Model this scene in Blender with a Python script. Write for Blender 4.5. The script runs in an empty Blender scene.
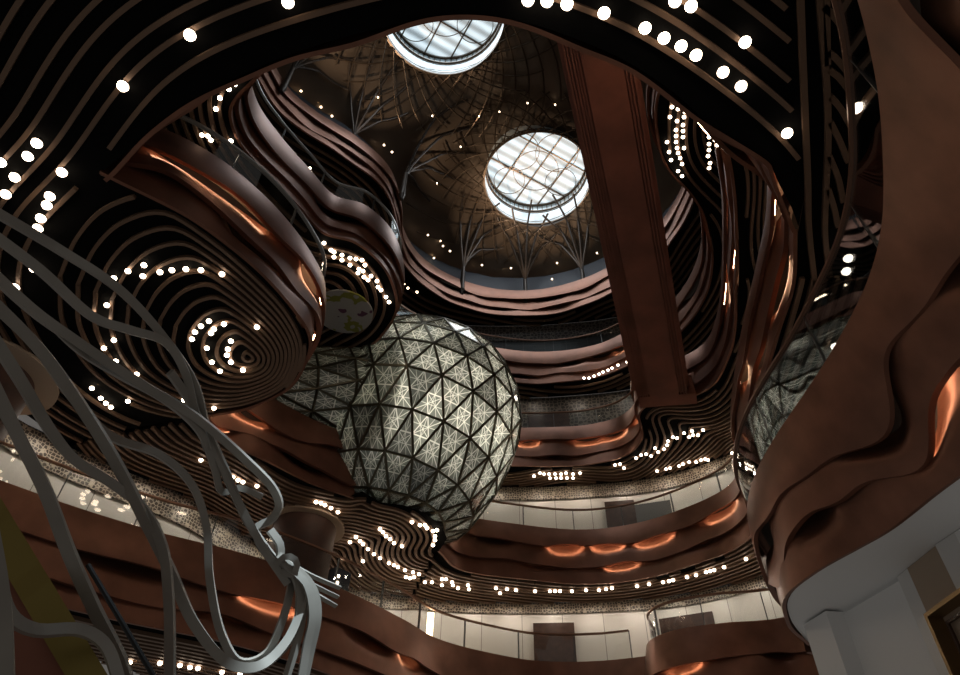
import bpy, bmesh, math, random
import numpy as np
from mathutils import Vector, Matrix
from mathutils.geometry import tessellate_polygon
random.seed(7)
C = bpy.context.scene.collection
PI = math.pi
# ------------------------------------------------------------------ camera model (eye at the origin, ground at z = -1.6)
F = 688.0
up = Vector((20.0, 688.0, -F)).normalized()
fw = Vector((0, 0, -1)); hh = (fw - up * fw.dot(up)).normalized(); rr = hh.cross(up)
ROT = Matrix((rr, hh, up))            # camera axes -> world axes
def ray(u, v): return ROT @ Vector((u - 480.0, 337.5 - v, -F))
def P(u, v, z):
    d = ray(u, v); return d * (z / d.z)
def PR(u, v, r): return ray(u, v).normalized() * r
def PY(u, v, y):
    d = ray(u, v); return d * (y / d.y)
def proj(p):
    c = ROT.transposed() @ Vector(p); return 480 + F * c.x / -c.z, 337.5 - F * c.y / -c.z
def PL(pts, z): return [tuple(P(u, v, z)[:2]) for u, v in pts]

# ------------------------------------------------------------------ materials
def mat(name, col, rough=.5, metal=0.0, noise=None, bump=None, emit=None, spec=None):
    m = bpy.data.materials.new(name); m.use_nodes = True
    nt = m.node_tree; b = nt.nodes['Principled BSDF']
    b.inputs['Base Color'].default_value = (*col, 1); b.inputs['Roughness'].default_value = rough
    b.inputs['Metallic'].default_value = metal
    if spec is not None: b.inputs['Specular IOR Level'].default_value = spec
    tc = nt.nodes.new('ShaderNodeTexCoord')
    if noise:
        sc, amt, det = noise
        n = nt.nodes.new('ShaderNodeTexNoise'); n.inputs['Scale'].default_value = sc; n.inputs['Detail'].default_value = det
        nt.links.new(tc.outputs['Object'], n.inputs['Vector'])
        r = nt.nodes.new('ShaderNodeMapRange'); r.inputs['From Min'].default_value = .3; r.inputs['From Max'].default_value = .7
        r.inputs['To Min'].default_value = 1 - amt; r.inputs['To Max'].default_value = 1 + amt
        nt.links.new(n.outputs['Fac'], r.inputs['Value'])
        mx = nt.nodes.new('ShaderNodeVectorMath'); mx.operation = 'SCALE'; mx.inputs[0].default_value = col
        nt.links.new(r.outputs['Result'], mx.inputs['Scale']); nt.links.new(mx.outputs['Vector'], b.inputs['Base Color'])
        r2 = nt.nodes.new('ShaderNodeMapRange'); r2.inputs['To Min'].default_value = rough - .08; r2.inputs['To Max'].default_value = rough + .1
        nt.links.new(n.outputs['Fac'], r2.inputs['Value']); nt.links.new(r2.outputs['Result'], b.inputs['Roughness'])
    if bump:
        n = nt.nodes.new('ShaderNodeTexNoise'); n.inputs['Scale'].default_value = bump[0]
        nt.links.new(tc.outputs['Object'], n.inputs['Vector'])
        bp = nt.nodes.new('ShaderNodeBump'); bp.inputs['Strength'].default_value = bump[1]
        nt.links.new(n.outputs['Fac'], bp.inputs['Height']); nt.links.new(bp.outputs['Normal'], b.inputs['Normal'])
    if emit:
        b.inputs['Emission Color'].default_value = (*emit[0], 1); b.inputs['Emission Strength'].default_value = emit[1]
    return m
M = {}
M['copper'] = mat('copper_sheet', (.225, .103, .066), .38, .66, (1.3, .22, 6), (.8, .05))
M['copper_side'] = mat('copper_cladding', (.22, .085, .055), .5, .5, (1.1, .25, 5))
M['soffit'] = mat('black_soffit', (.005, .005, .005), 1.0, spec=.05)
M['slat'] = mat('bronze_slat', (.17, .105, .068), .5, .3)
M['deck'] = mat('deck', (.25, .2, .16), .6)
M['black'] = mat('black_metal', (.012, .012, .013), .5, .3)
M['rail'] = mat('bronze_handrail', (.24, .13, .085), .32, .6)
M['railsteel'] = mat('steel_handrail', (.42, .43, .43), .3, .7)
M['post'] = mat('steel_post', (.13, .13, .13), .35, .8)
M['steel'] = mat('grey_steel_ribbon', (.27, .25, .22), .38, .3, (2.0, .12, 3))
M['frame'] = mat('globe_bronze_frame', (.085, .075, .05), .38, .8)
M['navy'] = mat('navy_cove', (.028, .035, .05), .45, .2)
M['ceil'] = mat('bronze_ceiling', (.125, .095, .070), .40, .6, (.35, .3, 2), (.25, .35))
M['net'] = mat('dark_bronze_rope', (.09, .065, .045), .35, .8)
M['rib'] = mat('dark_bronze_rib', (.045, .036, .03), .4, .6)
M['white'] = mat('white_plaster', (.84, .85, .85), .5)
M['stripe_white'] = mat('white_metal', (.7, .7, .69), .35)
M['beige'] = mat('beige_panel', (.40, .31, .23), .6)
M['olive'] = mat('olive_gold_trim', (.23, .17, .045), .35, .7)
M['gold'] = mat('gold_frame', (.30, .20, .10), .35, .8)
M['darkdoor'] = mat('dark_wood_door', (.055, .028, .02), .35, 0, (6, .3, 4))
M['wood'] = mat('red_brown_wood', (.055, .024, .016), .65, 0, (3, .3, 6))
M['led'] = mat('led_strip', (1, .6, .35), .5, emit=((1, .58, .34), 26))
M['lamp'] = mat('lamp_glow', (1, .9, .75), .5, emit=((1, .80, .60), 8))
M['lampdim'] = mat('small_lamp_glow', (1, .9, .75), .5, emit=((1, .76, .52), 7))
M['housing'] = mat('lamp_housing', (.05, .045, .04), .4, .7)
M['warmbar'] = mat('warm_light_bar', (1, .8, .5), .5, emit=((1, .72, .42), 9))

def uvmat(name, build):
    m = bpy.data.materials.new(name); m.use_nodes = True
    nt = m.node_tree; b = nt.nodes['Principled BSDF']
    uv = nt.nodes.new('ShaderNodeUVMap'); uv.uv_map = 'UVMap'
    build(nt, b, uv); return m
def N(nt, t, **kw):
    n = nt.nodes.new(t)
    for k, v in kw.items():
        if hasattr(n, k): setattr(n, k, v)
        else: n.inputs[k].default_value = v
    return n
def math_(nt, op, a, b=None, c=None):
    n = nt.nodes.new('ShaderNodeMath'); n.operation = op
    for i, x in enumerate((a, b, c)):
        if x is None: continue
        if isinstance(x, (int, float)): n.inputs[i].default_value = x
        else: nt.links.new(x, n.inputs[i])
    return n.outputs[0]
def mixc(nt, fac, a, b):
    n = nt.nodes.new('ShaderNodeMix'); n.data_type = 'RGBA'
    nt.links.new(fac, n.inputs[0]); n.inputs[6].default_value = (*a, 1); n.inputs[7].default_value = (*b, 1)
    return n.outputs[2]
def seams(base, seam, w, h, off=0.0):
    def f(nt, b, uv):
        br = N(nt, 'ShaderNodeTexBrick'); br.offset = off
        br.inputs['Color1'].default_value = (*base, 1); br.inputs['Color2'].default_value = (*[x * .93 for x in base], 1)
        br.inputs['Mortar'].default_value = (*seam, 1); br.inputs['Scale'].default_value = 1
        br.inputs['Mortar Size'].default_value = .012; br.inputs['Brick Width'].default_value = w; br.inputs['Row Height'].default_value = h
        nt.links.new(uv.outputs[0], br.inputs['Vector']); nt.links.new(br.outputs['Color'], b.inputs['Base Color'])
        b.inputs['Roughness'].default_value = .45
    return f
M['wallwhite'] = uvmat('white_wall_panels', seams((.72, .68, .63), (.25, .22, .2), 1.5, 4.0))
def friezef(light, dark, scale):
    def f(nt, b, uv):
        vo = N(nt, 'ShaderNodeTexVoronoi'); vo.feature = 'DISTANCE_TO_EDGE'; vo.inputs['Scale'].default_value = scale
        vo.inputs['Randomness'].default_value = .55
        nt.links.new(uv.outputs[0], vo.inputs['Vector'])
        wv = N(nt, 'ShaderNodeTexChecker'); wv.inputs['Scale'].default_value = scale * 2
        nt.links.new(uv.outputs[0], wv.inputs['Vector'])
        t = math_(nt, 'LESS_THAN', vo.outputs['Distance'], .105)
        nt.links.new(mixc(nt, t, dark, light), b.inputs['Base Color']); b.inputs['Roughness'].default_value = .5
    return f
M['frieze'] = uvmat('beige_lace_frieze', friezef((.44, .37, .29), (.06, .045, .035), 10))
M['darkpat'] = uvmat('dark_patterned_wall', friezef((.17, .15, .13), (.03, .026, .024), 5.5))
M['darkwall'] = uvmat('dark_glass_wall', seams((.035, .042, .048), (.09, .09, .09), 1.1, 5.0))
def skyf(nt, b, uv):
    sx = N(nt, 'ShaderNodeSeparateXYZ'); nt.links.new(uv.outputs[0], sx.inputs[0])
    w = math_(nt, 'SINE', math_(nt, 'MULTIPLY', sx.outputs[1], 10.5)); w = math_(nt, 'MULTIPLY_ADD', w, .34, .66)
    f2 = math_(nt, 'SINE', math_(nt, 'MULTIPLY', sx.outputs[1], 90.0)); w = math_(nt, 'MULTIPLY_ADD', f2, .10, w)
    n = N(nt, 'ShaderNodeTexNoise', Scale=.5); nt.links.new(uv.outputs[0], n.inputs['Vector'])
    s = math_(nt, 'MULTIPLY', w, math_(nt, 'MULTIPLY_ADD', n.outputs['Fac'], .8, .55))
    b.inputs['Base Color'].default_value = (.3, .33, .35, 1); b.inputs['Emission Color'].default_value = (.72, .86, .93, 1)
    nt.links.new(math_(nt, 'MULTIPLY', s, SKY), b.inputs['Emission Strength'])
SKY = .9
M['skylight'] = uvmat('louvred_skylight_glass', skyf)
M['drumglass'] = mat('frosted_drum_glass', (.55, .65, .70), .25, 0, (1.5, .3, 3))
def glassmat(name, tint, refl=.9, rough=.02, ior=1.5):
    m = bpy.data.materials.new(name); m.use_nodes = True; nt = m.node_tree
    nt.nodes.remove(nt.nodes['Principled BSDF']); out = nt.nodes['Material Output']
    t = N(nt, 'ShaderNodeBsdfTransparent'); t.inputs[0].default_value = (*tint, 1)
    g = N(nt, 'ShaderNodeBsdfGlossy'); g.inputs['Roughness'].default_value = rough; g.inputs[0].default_value = (refl, refl, refl, 1)
    ge = N(nt, 'ShaderNodeNewGeometry'); dt = nt.nodes.new('ShaderNodeVectorMath'); dt.operation = 'DOT_PRODUCT'
    nt.links.new(ge.outputs['Normal'], dt.inputs[0]); nt.links.new(ge.outputs['Incoming'], dt.inputs[1])
    f0 = ((ior - 1) / (ior + 1)) ** 2
    fr = math_(nt, 'MULTIPLY_ADD', math_(nt, 'POWER', math_(nt, 'SUBTRACT', 1.0, math_(nt, 'ABSOLUTE', dt.outputs['Value'])), 5.0), 1 - f0, f0)
    mx = N(nt, 'ShaderNodeMixShader'); nt.links.new(fr, mx.inputs[0])
    nt.links.new(t.outputs[0], mx.inputs[1]); nt.links.new(g.outputs[0], mx.inputs[2]); nt.links.new(mx.outputs[0], out.inputs[0])
    return m
M['glass'] = glassmat('clear_glass', (.92, .94, .94), .9, .02, 1.6)
M['glass_dark'] = glassmat('smoky_glass', (.55, .58, .60), .95, .02, 2.6)
# globe panes: frosted glass with etched star lines, lit from a lamp inside
def globef(line, base):
    m = bpy.data.materials.new('etched_globe_glass'); m.use_nodes = True; nt = m.node_tree
    nt.nodes.remove(nt.nodes['Principled BSDF']); out = nt.nodes['Material Output']
    at = N(nt, 'ShaderNodeAttribute'); at.attribute_name = 'bary'
    s = N(nt, 'ShaderNodeSeparateXYZ'); nt.links.new(at.outputs['Vector'], s.inputs[0])
    a, b, c = s.outputs
    ds = []
    for x, y in ((a, b), (b, c), (c, a)):          # medians and lines parallel to the sides
        ds.append(math_(nt, 'ABSOLUTE', math_(nt, 'SUBTRACT', x, y)))
    for x in (a, b, c):
        ds.append(math_(nt, 'ABSOLUTE', math_(nt, 'SUBTRACT', x, .5))); ds.append(math_(nt, 'MULTIPLY_ADD', math_(nt, 'ABSOLUTE', math_(nt, 'SUBTRACT', x, .25)), 1.0, .008))
    mn = ds[0]
    for d in ds[1:]: mn = math_(nt, 'MINIMUM', mn, d)
    lf = N(nt, 'ShaderNodeMapRange'); lf.inputs['From Min'].default_value = .006; lf.inputs['From Max'].default_value = .023
    lf.inputs['To Min'].default_value = 1; lf.inputs['To Max'].default_value = 0
    nt.links.new(mn, lf.inputs['Value'])
    col = mixc(nt, lf.outputs[0], base, line)
    tn = N(nt, 'ShaderNodeAttribute'); tn.attribute_name = 'tone'
    vs = nt.nodes.new('ShaderNodeVectorMath'); vs.operation = 'SCALE'; nt.links.new(col, vs.inputs[0]); nt.links.new(tn.outputs['Fac'], vs.inputs['Scale']); col = vs.outputs['Vector']
    df = N(nt, 'ShaderNodeBsdfDiffuse'); nt.links.new(col, df.inputs[0])
    tr = N(nt, 'ShaderNodeBsdfTranslucent'); nt.links.new(col, tr.inputs[0])
    m1 = N(nt, 'ShaderNodeMixShader'); m1.inputs[0].default_value = .6
    nt.links.new(df.outputs[0], m1.inputs[1]); nt.links.new(tr.outputs[0], m1.inputs[2])
    gl = N(nt, 'ShaderNodeBsdfGlossy'); gl.inputs['Roughness'].default_value = .12; gl.inputs[0].default_value = (.9, .95, .95, 1)
    fr = N(nt, 'ShaderNodeFresnel'); fr.inputs[0].default_value = 2.0
    m2 = N(nt, 'ShaderNodeMixShader'); nt.links.new(fr.outputs[0], m2.inputs[0])
    nt.links.new(m1.outputs[0], m2.inputs[1]); nt.links.new(gl.outputs[0], m2.inputs[2])
    nt.links.new(m2.outputs[0], out.inputs[0]); return m
M['globe'] = globef((.86, .86, .78), (.19, .205, .18))

# ------------------------------------------------------------------ object helpers
def tag(o, label, cat, group=None, kind=None):
    o['label'] = label; o['category'] = cat
    if group: o['group'] = group
    if kind: o['kind'] = kind
    return o
def empty(name, loc, label, cat, group=None):
    o = bpy.data.objects.new(name, None); C.objects.link(o); o.location = loc; o.empty_display_size = .2
    return tag(o, label, cat, group)
def link(name, me, parent=None, kind=None):
    o = bpy.data.objects.new(name, me); C.objects.link(o)
    if parent is not None:
        o.parent = parent; o.matrix_parent_inverse = Matrix.Translation(parent.location).inverted()
    if kind: o['kind'] = kind
    return o
class MB:
    def __init__(s): s.v = []; s.f = []; s.uv = []; s.mi = []
    def vert(s, p): s.v.append(tuple(p)); return len(s.v) - 1
    def face(s, idx, uvs=None, mi=0): s.f.append(tuple(idx)); s.uv.append(uvs); s.mi.append(mi)
    def grid(s, rows, uvs=None, closed=False, mi=0):
        n = len(rows); m = len(rows[0]); b = len(s.v)
        for r in rows:
            for p in r: s.v.append(tuple(p))
        for i in range(n - 1):
            for j in range(m if closed else m - 1):
                k = (j + 1) % m
                q = (b + i * m + j, b + i * m + k, b + (i + 1) * m + k, b + (i + 1) * m + j)
                u = None
                if uvs: u = [uvs[i][j], uvs[i][k], uvs[i + 1][k], uvs[i + 1][j]]
                s.face(q, u, mi)
    def box(s, c, ax, ay, az, mi=0):
        c = Vector(c); ax = Vector(ax); ay = Vector(ay); az = Vector(az); b = len(s.v)
        for x in (-1, 1):
            for y in (-1, 1):
                for z in (-1, 1): s.v.append(tuple(c + ax * x + ay * y + az * z))
        for q in ((0, 1, 3, 2), (4, 6, 7, 5), (0, 4, 5, 1), (2, 3, 7, 6), (0, 2, 6, 4), (1, 5, 7, 3)):
            s.face([b + i for i in q], None, mi)
    def sweep(s, pts, w, h, upv=None, mi=0, caps=True, closed=False):
        """rectangular bar along pts; w across, h along the local up"""
        pts = [Vector(p) for p in pts]; n = len(pts); rows = []
        lastu = None
        for i, p in enumerate(pts):
            if closed: t = pts[(i + 1) % n] - pts[i - 1]
            else: t = pts[min(i + 1, n - 1)] - pts[max(i - 1, 0)]
            if t.length < 1e-9: t = Vector((1, 0, 0))
            t.normalize()
            u = Vector(upv) if upv is not None else (lastu if lastu is not None else Vector((0, 0, 1)))
            sd = t.cross(u)
            if sd.length < 1e-4: sd = t.cross(Vector((0, 1, 0)))
            sd.normalize(); u2 = sd.cross(t).normalized(); lastu = u2
            wi = w[i] if hasattr(w, '__len__') else w
            a = sd * wi / 2; bb = u2 * h / 2
            rows.append([p + a + bb, p - a + bb, p - a - bb, p + a - bb])
        if closed: rows.append(rows[0])
        b = len(s.v); s.grid(rows, closed=True, mi=mi)
        if caps and not closed:
            s.face((b, b + 1, b + 2, b + 3), None, mi); e = b + (n - 1) * 4; s.face((e + 3, e + 2, e + 1, e), None, mi)
    def tube(s, pts, r, n=8, mi=0):
        pts = [Vector(p) for p in pts]; rows = []; last = None
        for i, p in enumerate(pts):
            t = (pts[min(i + 1, len(pts) - 1)] - pts[max(i - 1, 0)]).normalized()
            u = last if last is not None else (Vector((0, 0, 1)) if abs(t.z) < .9 else Vector((1, 0, 0)))
            sd = t.cross(u).normalized(); u = sd.cross(t).normalized(); last = u
            ri = r[i] if hasattr(r, '__len__') else r
            rows.append([p + (sd * math.cos(2 * PI * k / n) + u * math.sin(2 * PI * k / n)) * ri for k in range(n)])
        b = len(s.v); s.grid(rows, closed=True, mi=mi)
        s.face([b + k for k in range(n)], None, mi); e = b + (len(pts) - 1) * n; s.face([e + n - 1 - k for k in range(n)], None, mi)
    def build(s, name, mats, parent=None, kind=None, smooth=True, sharp=40):
        me = bpy.data.meshes.new(name); me.from_pydata(s.v, [], s.f)
        for m in (mats if isinstance(mats, (list, tuple)) else [mats]): me.materials.append(m)
        if any(s.mi): me.polygons.foreach_set('material_index', s.mi)
        if any(u for u in s.uv):
            l = me.uv_layers.new(name='UVMap'); flat = []
            for f, u in zip(s.f, s.uv):
                for k in range(len(f)): flat += list(u[k]) if u else [0, 0]
            l.data.foreach_set('uv', flat)
        bm = bmesh.new(); bm.from_mesh(me); bmesh.ops.remove_doubles(bm, verts=bm.verts, dist=1e-5); bm.to_mesh(me); bm.free()
        if smooth:
            me.polygons.foreach_set('use_smooth', [True] * len(me.polygons))
            me.set_sharp_from_angle(angle=math.radians(sharp))
        me.update()
        return link(name, me, parent, kind)

# ------------------------------------------------------------------ plan curves
def smooth(pts, step=.15):
    """Catmull-Rom through control points, resampled evenly; extra columns are carried along"""
    p = np.array(pts, float); n = len(p); out = []
    for i in range(n - 1):
        p0 = p[i - 1] if i > 0 else 2 * p[0] - p[1]; p3 = p[i + 2] if i + 2 < n else 2 * p[-1] - p[-2]
        p1, p2 = p[i], p[i + 1]
        t0 = 0.; t1 = t0 + max(np.linalg.norm(p1 - p0), 1e-6) ** .5; t2 = t1 + max(np.linalg.norm(p2 - p1), 1e-6) ** .5
        t3 = t2 + max(np.linalg.norm(p3 - p2), 1e-6) ** .5
        for t in np.linspace(t1, t2, 24, endpoint=False):
            a1 = (t1 - t) / (t1 - t0) * p0 + (t - t0) / (t1 - t0) * p1; a2 = (t2 - t) / (t2 - t1) * p1 + (t - t1) / (t2 - t1) * p2
            a3 = (t3 - t) / (t3 - t2) * p2 + (t - t2) / (t3 - t2) * p3
            b1 = (t2 - t) / (t2 - t0) * a1 + (t - t0) / (t2 - t0) * a2; b2 = (t3 - t) / (t3 - t1) * a2 + (t - t1) / (t3 - t1) * a3
            out.append((t2 - t) / (t2 - t1) * b1 + (t - t1) / (t2 - t1) * b2)
    out.append(p[-1]); out = np.array(out)
    s = np.concatenate([[0], np.cumsum(np.linalg.norm(np.diff(out[:, :min(3, out.shape[1])], axis=0), axis=1))])
    m = max(2, int(round(s[-1] / step)) + 1); ss = np.linspace(0, s[-1], m)
    return np.stack([np.interp(ss, s, out[:, k]) for k in range(out.shape[1])], 1), ss
def normals(c):
    t = np.gradient(c[:, :2], axis=0); t /= np.linalg.norm(t, axis=1)[:, None] + 1e-9
    return np.stack([-t[:, 1], t[:, 0]], 1)              # towards the slab, away from the opening
def inside(poly, pts):
    x, y = pts[:, 0], pts[:, 1]; r = np.zeros(len(pts), bool); n = len(poly)
    for i in range(n):
        x1, y1 = poly[i][:2]; x2, y2 = poly[(i + 1) % n][:2]
        if y1 == y2: continue
        r ^= ((y1 > y) != (y2 > y)) & (x < (x2 - x1) * (y - y1) / (y2 - y1) + x1)
    return r
def distf(pts, line):
    best = np.full(len(pts), 1e9)
    for a, b in zip(line[:-1], line[1:]):
        ab = b - a; t = np.clip(((pts - a) @ ab) / (ab @ ab + 1e-12), 0, 1)
        best = np.minimum(best, np.linalg.norm(pts - a - t[:, None] * ab, axis=1))
    return best
def contours(poly, line, levels, g=.22, warp=None):
    """iso-distance lines from a reference curve inside a plan polygon"""
    poly = np.array(poly)[:, :2]; lo = poly.min(0); hi = poly.max(0)
    xs = np.arange(lo[0], hi[0] + g, g); ys = np.arange(lo[1], hi[1] + g, g)
    X, Y = np.meshgrid(xs, ys); pts = np.stack([X.ravel(), Y.ravel()], 1)
    D = distf(pts, line)
    if warp: D = D + warp(pts)
    D = D.reshape(X.shape); IN = inside(poly, pts).reshape(X.shape); out = []
    for L in levels:
        seg = {}
        S = D > L
        cells = np.argwhere((S[:-1, :-1] ^ S[1:, 1:]) | (S[1:, :-1] ^ S[:-1, 1:]))
        adj = {}
        def ept(e):
            (i, j), (k, l) = e; a, b = D[i, j], D[k, l]; t = (L - a) / (b - a)
            return (xs[j] + (xs[l] - xs[j]) * t, ys[i] + (ys[k] - ys[i]) * t)
        for i, j in cells:
            if not (IN[i, j] and IN[i + 1, j] and IN[i, j + 1] and IN[i + 1, j + 1]): continue
            e = []
            for a, b in (((i, j), (i, j + 1)), ((i, j + 1), (i + 1, j + 1)), ((i + 1, j), (i + 1, j + 1)), ((i, j), (i + 1, j))):
                if S[a] != S[b]: e.append((a, b))
            if len(e) == 2:
                adj.setdefault(e[0], []).append(e[1]); adj.setdefault(e[1], []).append(e[0])
        seen = set()
        for st in sorted(adj, key=lambda k: len(adj[k])):
            if st in seen: continue
            ch = [st]; seen.add(st); cur = st
            while True:
                nx = [k for k in adj[cur] if k not in seen]
                if not nx: break
                cur = nx[0]; seen.add(cur); ch.append(cur)
            if len(ch) < 5: continue
            p = np.array([ept(k) for k in ch])
            for _ in range(3): p[1:-1] = (p[:-2] + 2 * p[1:-1] + p[2:]) / 4
            out.append(p[::1])
    return out
def clip_runs(line, test):
    ok = test(line); runs = []; cur = []
    for p, o in zip(line, ok):
        if o: cur.append(p)
        else:
            if len(cur) > 2: runs.append(np.array(cur))
            cur = []
    if len(cur) > 2: runs.append(np.array(cur))
    return runs
def slat_mesh(name, lines, z, w, h, parent, m='slat'):
    b = MB()
    for l in lines:
        b.sweep([(p[0], p[1], z - h / 2) for p in l], w, h, upv=(0, 0, 1))
    if b.v: return b.build(name, M[m], parent)
def plate(b, poly, z, uvs=False):
    vs = [Vector((p[0], p[1], z)) for p in poly]
    idx = [b.vert(v) for v in vs]
    for t in tessellate_polygon([vs]): b.face([idx[i] for i in t])

# ------------------------------------------------------------------ balconies
ZB = {1: 6.25, 2: 11.3, 3: 16.4, 4: 21.4, 5: 26.4}
ZT = {1: 8.5, 2: 13.5, 3: 18.45, 4: 23.5, 5: 28.5}
WALL = smooth([(-14.5, 3), (-14.2, 9), (-13.2, 13.5), (-11.7, 16.1), (-8.8, 18.9), (-7.3, 21.6), (-5.0, 24.4), (-1.6, 25.5), (1.8, 25.55), (4.5, 25.25),
               (7.6, 24.5), (10.2, 22.7), (12.1, 20), (12.7, 15), (12, 9), (10.6, 3)], .3)[0]
def wallseg(a, b, off=-.02):
    """points of the back wall curve between the points nearest a and b (in that order)"""
    i = int(np.argmin(np.linalg.norm(WALL - np.array(a), axis=1))); j = int(np.argmin(np.linalg.norm(WALL - np.array(b), axis=1)))
    w = WALL + normals(WALL) * off
    return [tuple(p) for p in (w[i:j + 1] if i <= j else w[j:i + 1][::-1])]
def wave(s, seed, L, a):
    r = random.Random(seed); out = 0 * s
    for k in range(3): out = out + np.sin(2 * PI * s / (L * (1, .57, .37)[k]) + r.uniform(0, 6.28)) * a * (1, .5, .25)[k]
    return out
def balcony(name, level, pts, outer, label, scoops=(), slats=None, zb=None, zt=None, amp=.09, f1=.42, f2=.76, soffit=True, seed=1, deckz=None,
            extra_edge=None, fascia=True, soffit_mat='soffit', lip=.06, wl=1.0, oa=1.0):
    zb = ZB[level] if zb is None else zb; zt = ZT[level] if zt is None else zt
    H = zt - zb
    p3 = [tuple(p) + (0.0,) * (3 - len(p)) for p in pts]
    c, s = smooth(p3, .13); nrm = normals(c); n = len(c)
    mid = c[n // 2]
    root = empty(name, (mid[0], mid[1], zb), label, 'balcony')
    def pt(i, z, off):                              # off > 0 pushes into the opening
        fr = min(max((z - zb) / H, 0), 1); o = off - c[i, 2] * (1 - fr)
        return (c[i, 0] - nrm[i, 0] * o, c[i, 1] - nrm[i, 1] * o, z)
    # scoop places: nearest place on the fascia to a photo position
    dep = {1: np.zeros(n), 2: np.zeros(n)}
    strips = []
    z1 = zt - f1 * H + wave(s, seed, 5.2 * wl, amp); z2 = zt - f2 * H + wave(s, seed + 9, 4.1 * wl, amp * .8)
    for (u, v, ln, lit, band) in scoops:
        zz = z1 if band == 1 else z2
        best = min(range(n), key=lambda i: (lambda q: (q[0] - u) ** 2 + (q[1] - v) ** 2)(proj(pt(i, zz[i], 0))))
        x = (s - s[best]) / (ln / 2); b = np.where(np.abs(x) < 1, np.cos(np.clip(x, -1, 1) * PI / 2) ** 1.3, 0)
        dep[band] = np.maximum(dep[band], b * .40)
        zz += b * .04
        if lit: strips.append((best, ln, band))
    offs = [wave(s, seed + 3, 6.1 * wl, .035 * oa) + .06, wave(s, seed + 4, 4.7 * wl, .05 * oa) + .03, wave(s, seed + 5, 5.3 * wl, .05 * oa)]
    bands = []
    if fascia:
        for bi in range(3):
            top = np.full(n, zt) if bi == 0 else ((z1 if bi == 1 else z2) + .26)
            bot = z1 if bi == 0 else (z2 if bi == 1 else np.full(n, zb))
            d = dep.get(bi, np.zeros(n)); rows = []; NV = 9
            for k in range(NV):
                t = k / (NV - 1); row = []
                for i in range(n):
                    z = top[i] + (bot[i] - top[i]) * t
                    sc = max(0., 1 - t / .62); sc = sc * sc * (3 - 2 * sc)
                    if bi == 0: o = offs[0][i] * (.3 + .7 * t) + .10 * math.sin(t * PI * .55)
                    else: o = offs[bi][i] - .05 * (1 - t) + .08 * t * t - d[i] * sc + .03 * math.sin(t * PI)
                    row.append(pt(i, z, o))
                rows.append(row)
            # returned lower edge gives the sheet a thickness
            rows.append([pt(i, bot[i] + .004, (offs[bi][i] + (.10 if bi == 0 else .05)) - (.09 if bi < 2 else .05)) for i in range(n)])
            if bi == 0: rows.insert(0, [pt(i, zt, -.35) for i in range(n)])
            b = MB(); b.grid(rows); bands.append(b.build('fascia_band', M['copper'], root, sharp=50))
        b = MB(); b.grid([[pt(i, z, -.55) for i in range(n)] for z in (zt - .1, zb + .09)]); b.build('core_panel', M['black'], root)
        for best, ln, band in strips:
            zz = (z1 if band == 1 else z2); k0 = max(0, best - int(ln * .36 / .13)); k1 = min(n - 1, best + int(ln * .36 / .13))
            if k1 - k0 < 2: continue
            b = MB(); b.sweep([pt(i, zz[i] + .165, offs[band - 1][i] + (.10 if band == 1 else .05) - .125) for i in range(k0, k1 + 1)], .035, .03, upv=(0, 0, 1))
            b.build('light_strip', M['led'], bands[band])
    edge = [pt(i, zb, -.02)[:2] for i in range(0, n, 2)]
    if extra_edge: edge = edge + extra_edge
    poly = edge + list(outer)
    if soffit:
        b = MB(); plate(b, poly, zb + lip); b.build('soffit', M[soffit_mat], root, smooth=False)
        b = MB(); plate(b, [pt(i, zt, -.2)[:2] for i in range(0, n, 2)] + list(extra_edge or []) + list(outer), zt - .04); b.build('deck', M['deck'], root, smooth=False)
    return dict(root=root, c=c, s=s, n=nrm, poly=poly, zb=zb, zt=zt, pt=pt)
def railing(bl, label, i0=0.0, i1=1.0, h=.95, post=2.3, inset=.16, gl='glass', name='glass_railing', hw=.07, rm='rail'):
    c, s, zt, pt = bl['c'], bl['s'], bl['zt'], bl['pt']; n = len(c)
    a = int(i0 * (n - 1)); z = int(i1 * (n - 1))
    root = empty(name, pt((a + z) // 2, zt, -inset), label, 'railing')
    b = MB(); b.sweep([pt(i, zt + h, -inset) for i in range(a, z + 1)], hw, .055, upv=(0, 0, 1)); b.build('handrail', M[rm], root)
    m = max(1, int(round((s[z] - s[a]) / post))); idx = [int(round(a + (z - a) * k / m)) for k in range(m + 1)]
    for i in idx:
        b = MB(); q = Vector(pt(i, zt + h / 2, -inset - .03)); nn = bl['n'][i]
        b.box(q, Vector((nn[0], nn[1], 0)) * .035, Vector((-nn[1], nn[0], 0)) * .014, (0, 0, h / 2)); b.build('post', M['post'], root)
    for k in range(m):
        r = [j for j in range(idx[k], idx[k + 1] + 1)]
        if len(r) < 3: continue
        b = MB(); zz = (zt - .06, zt + h - .04)
        rows = [[pt(j, zz[0], -inset + .008) for j in r], [pt(j, zz[1], -inset + .008) for j in r], [pt(j, zz[1], -inset - .008) for j in r], [pt(j, zz[0], -inset - .008) for j in r]]
        b.grid(rows); b.build('glass_panel', M[gl], root)
    return root

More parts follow.
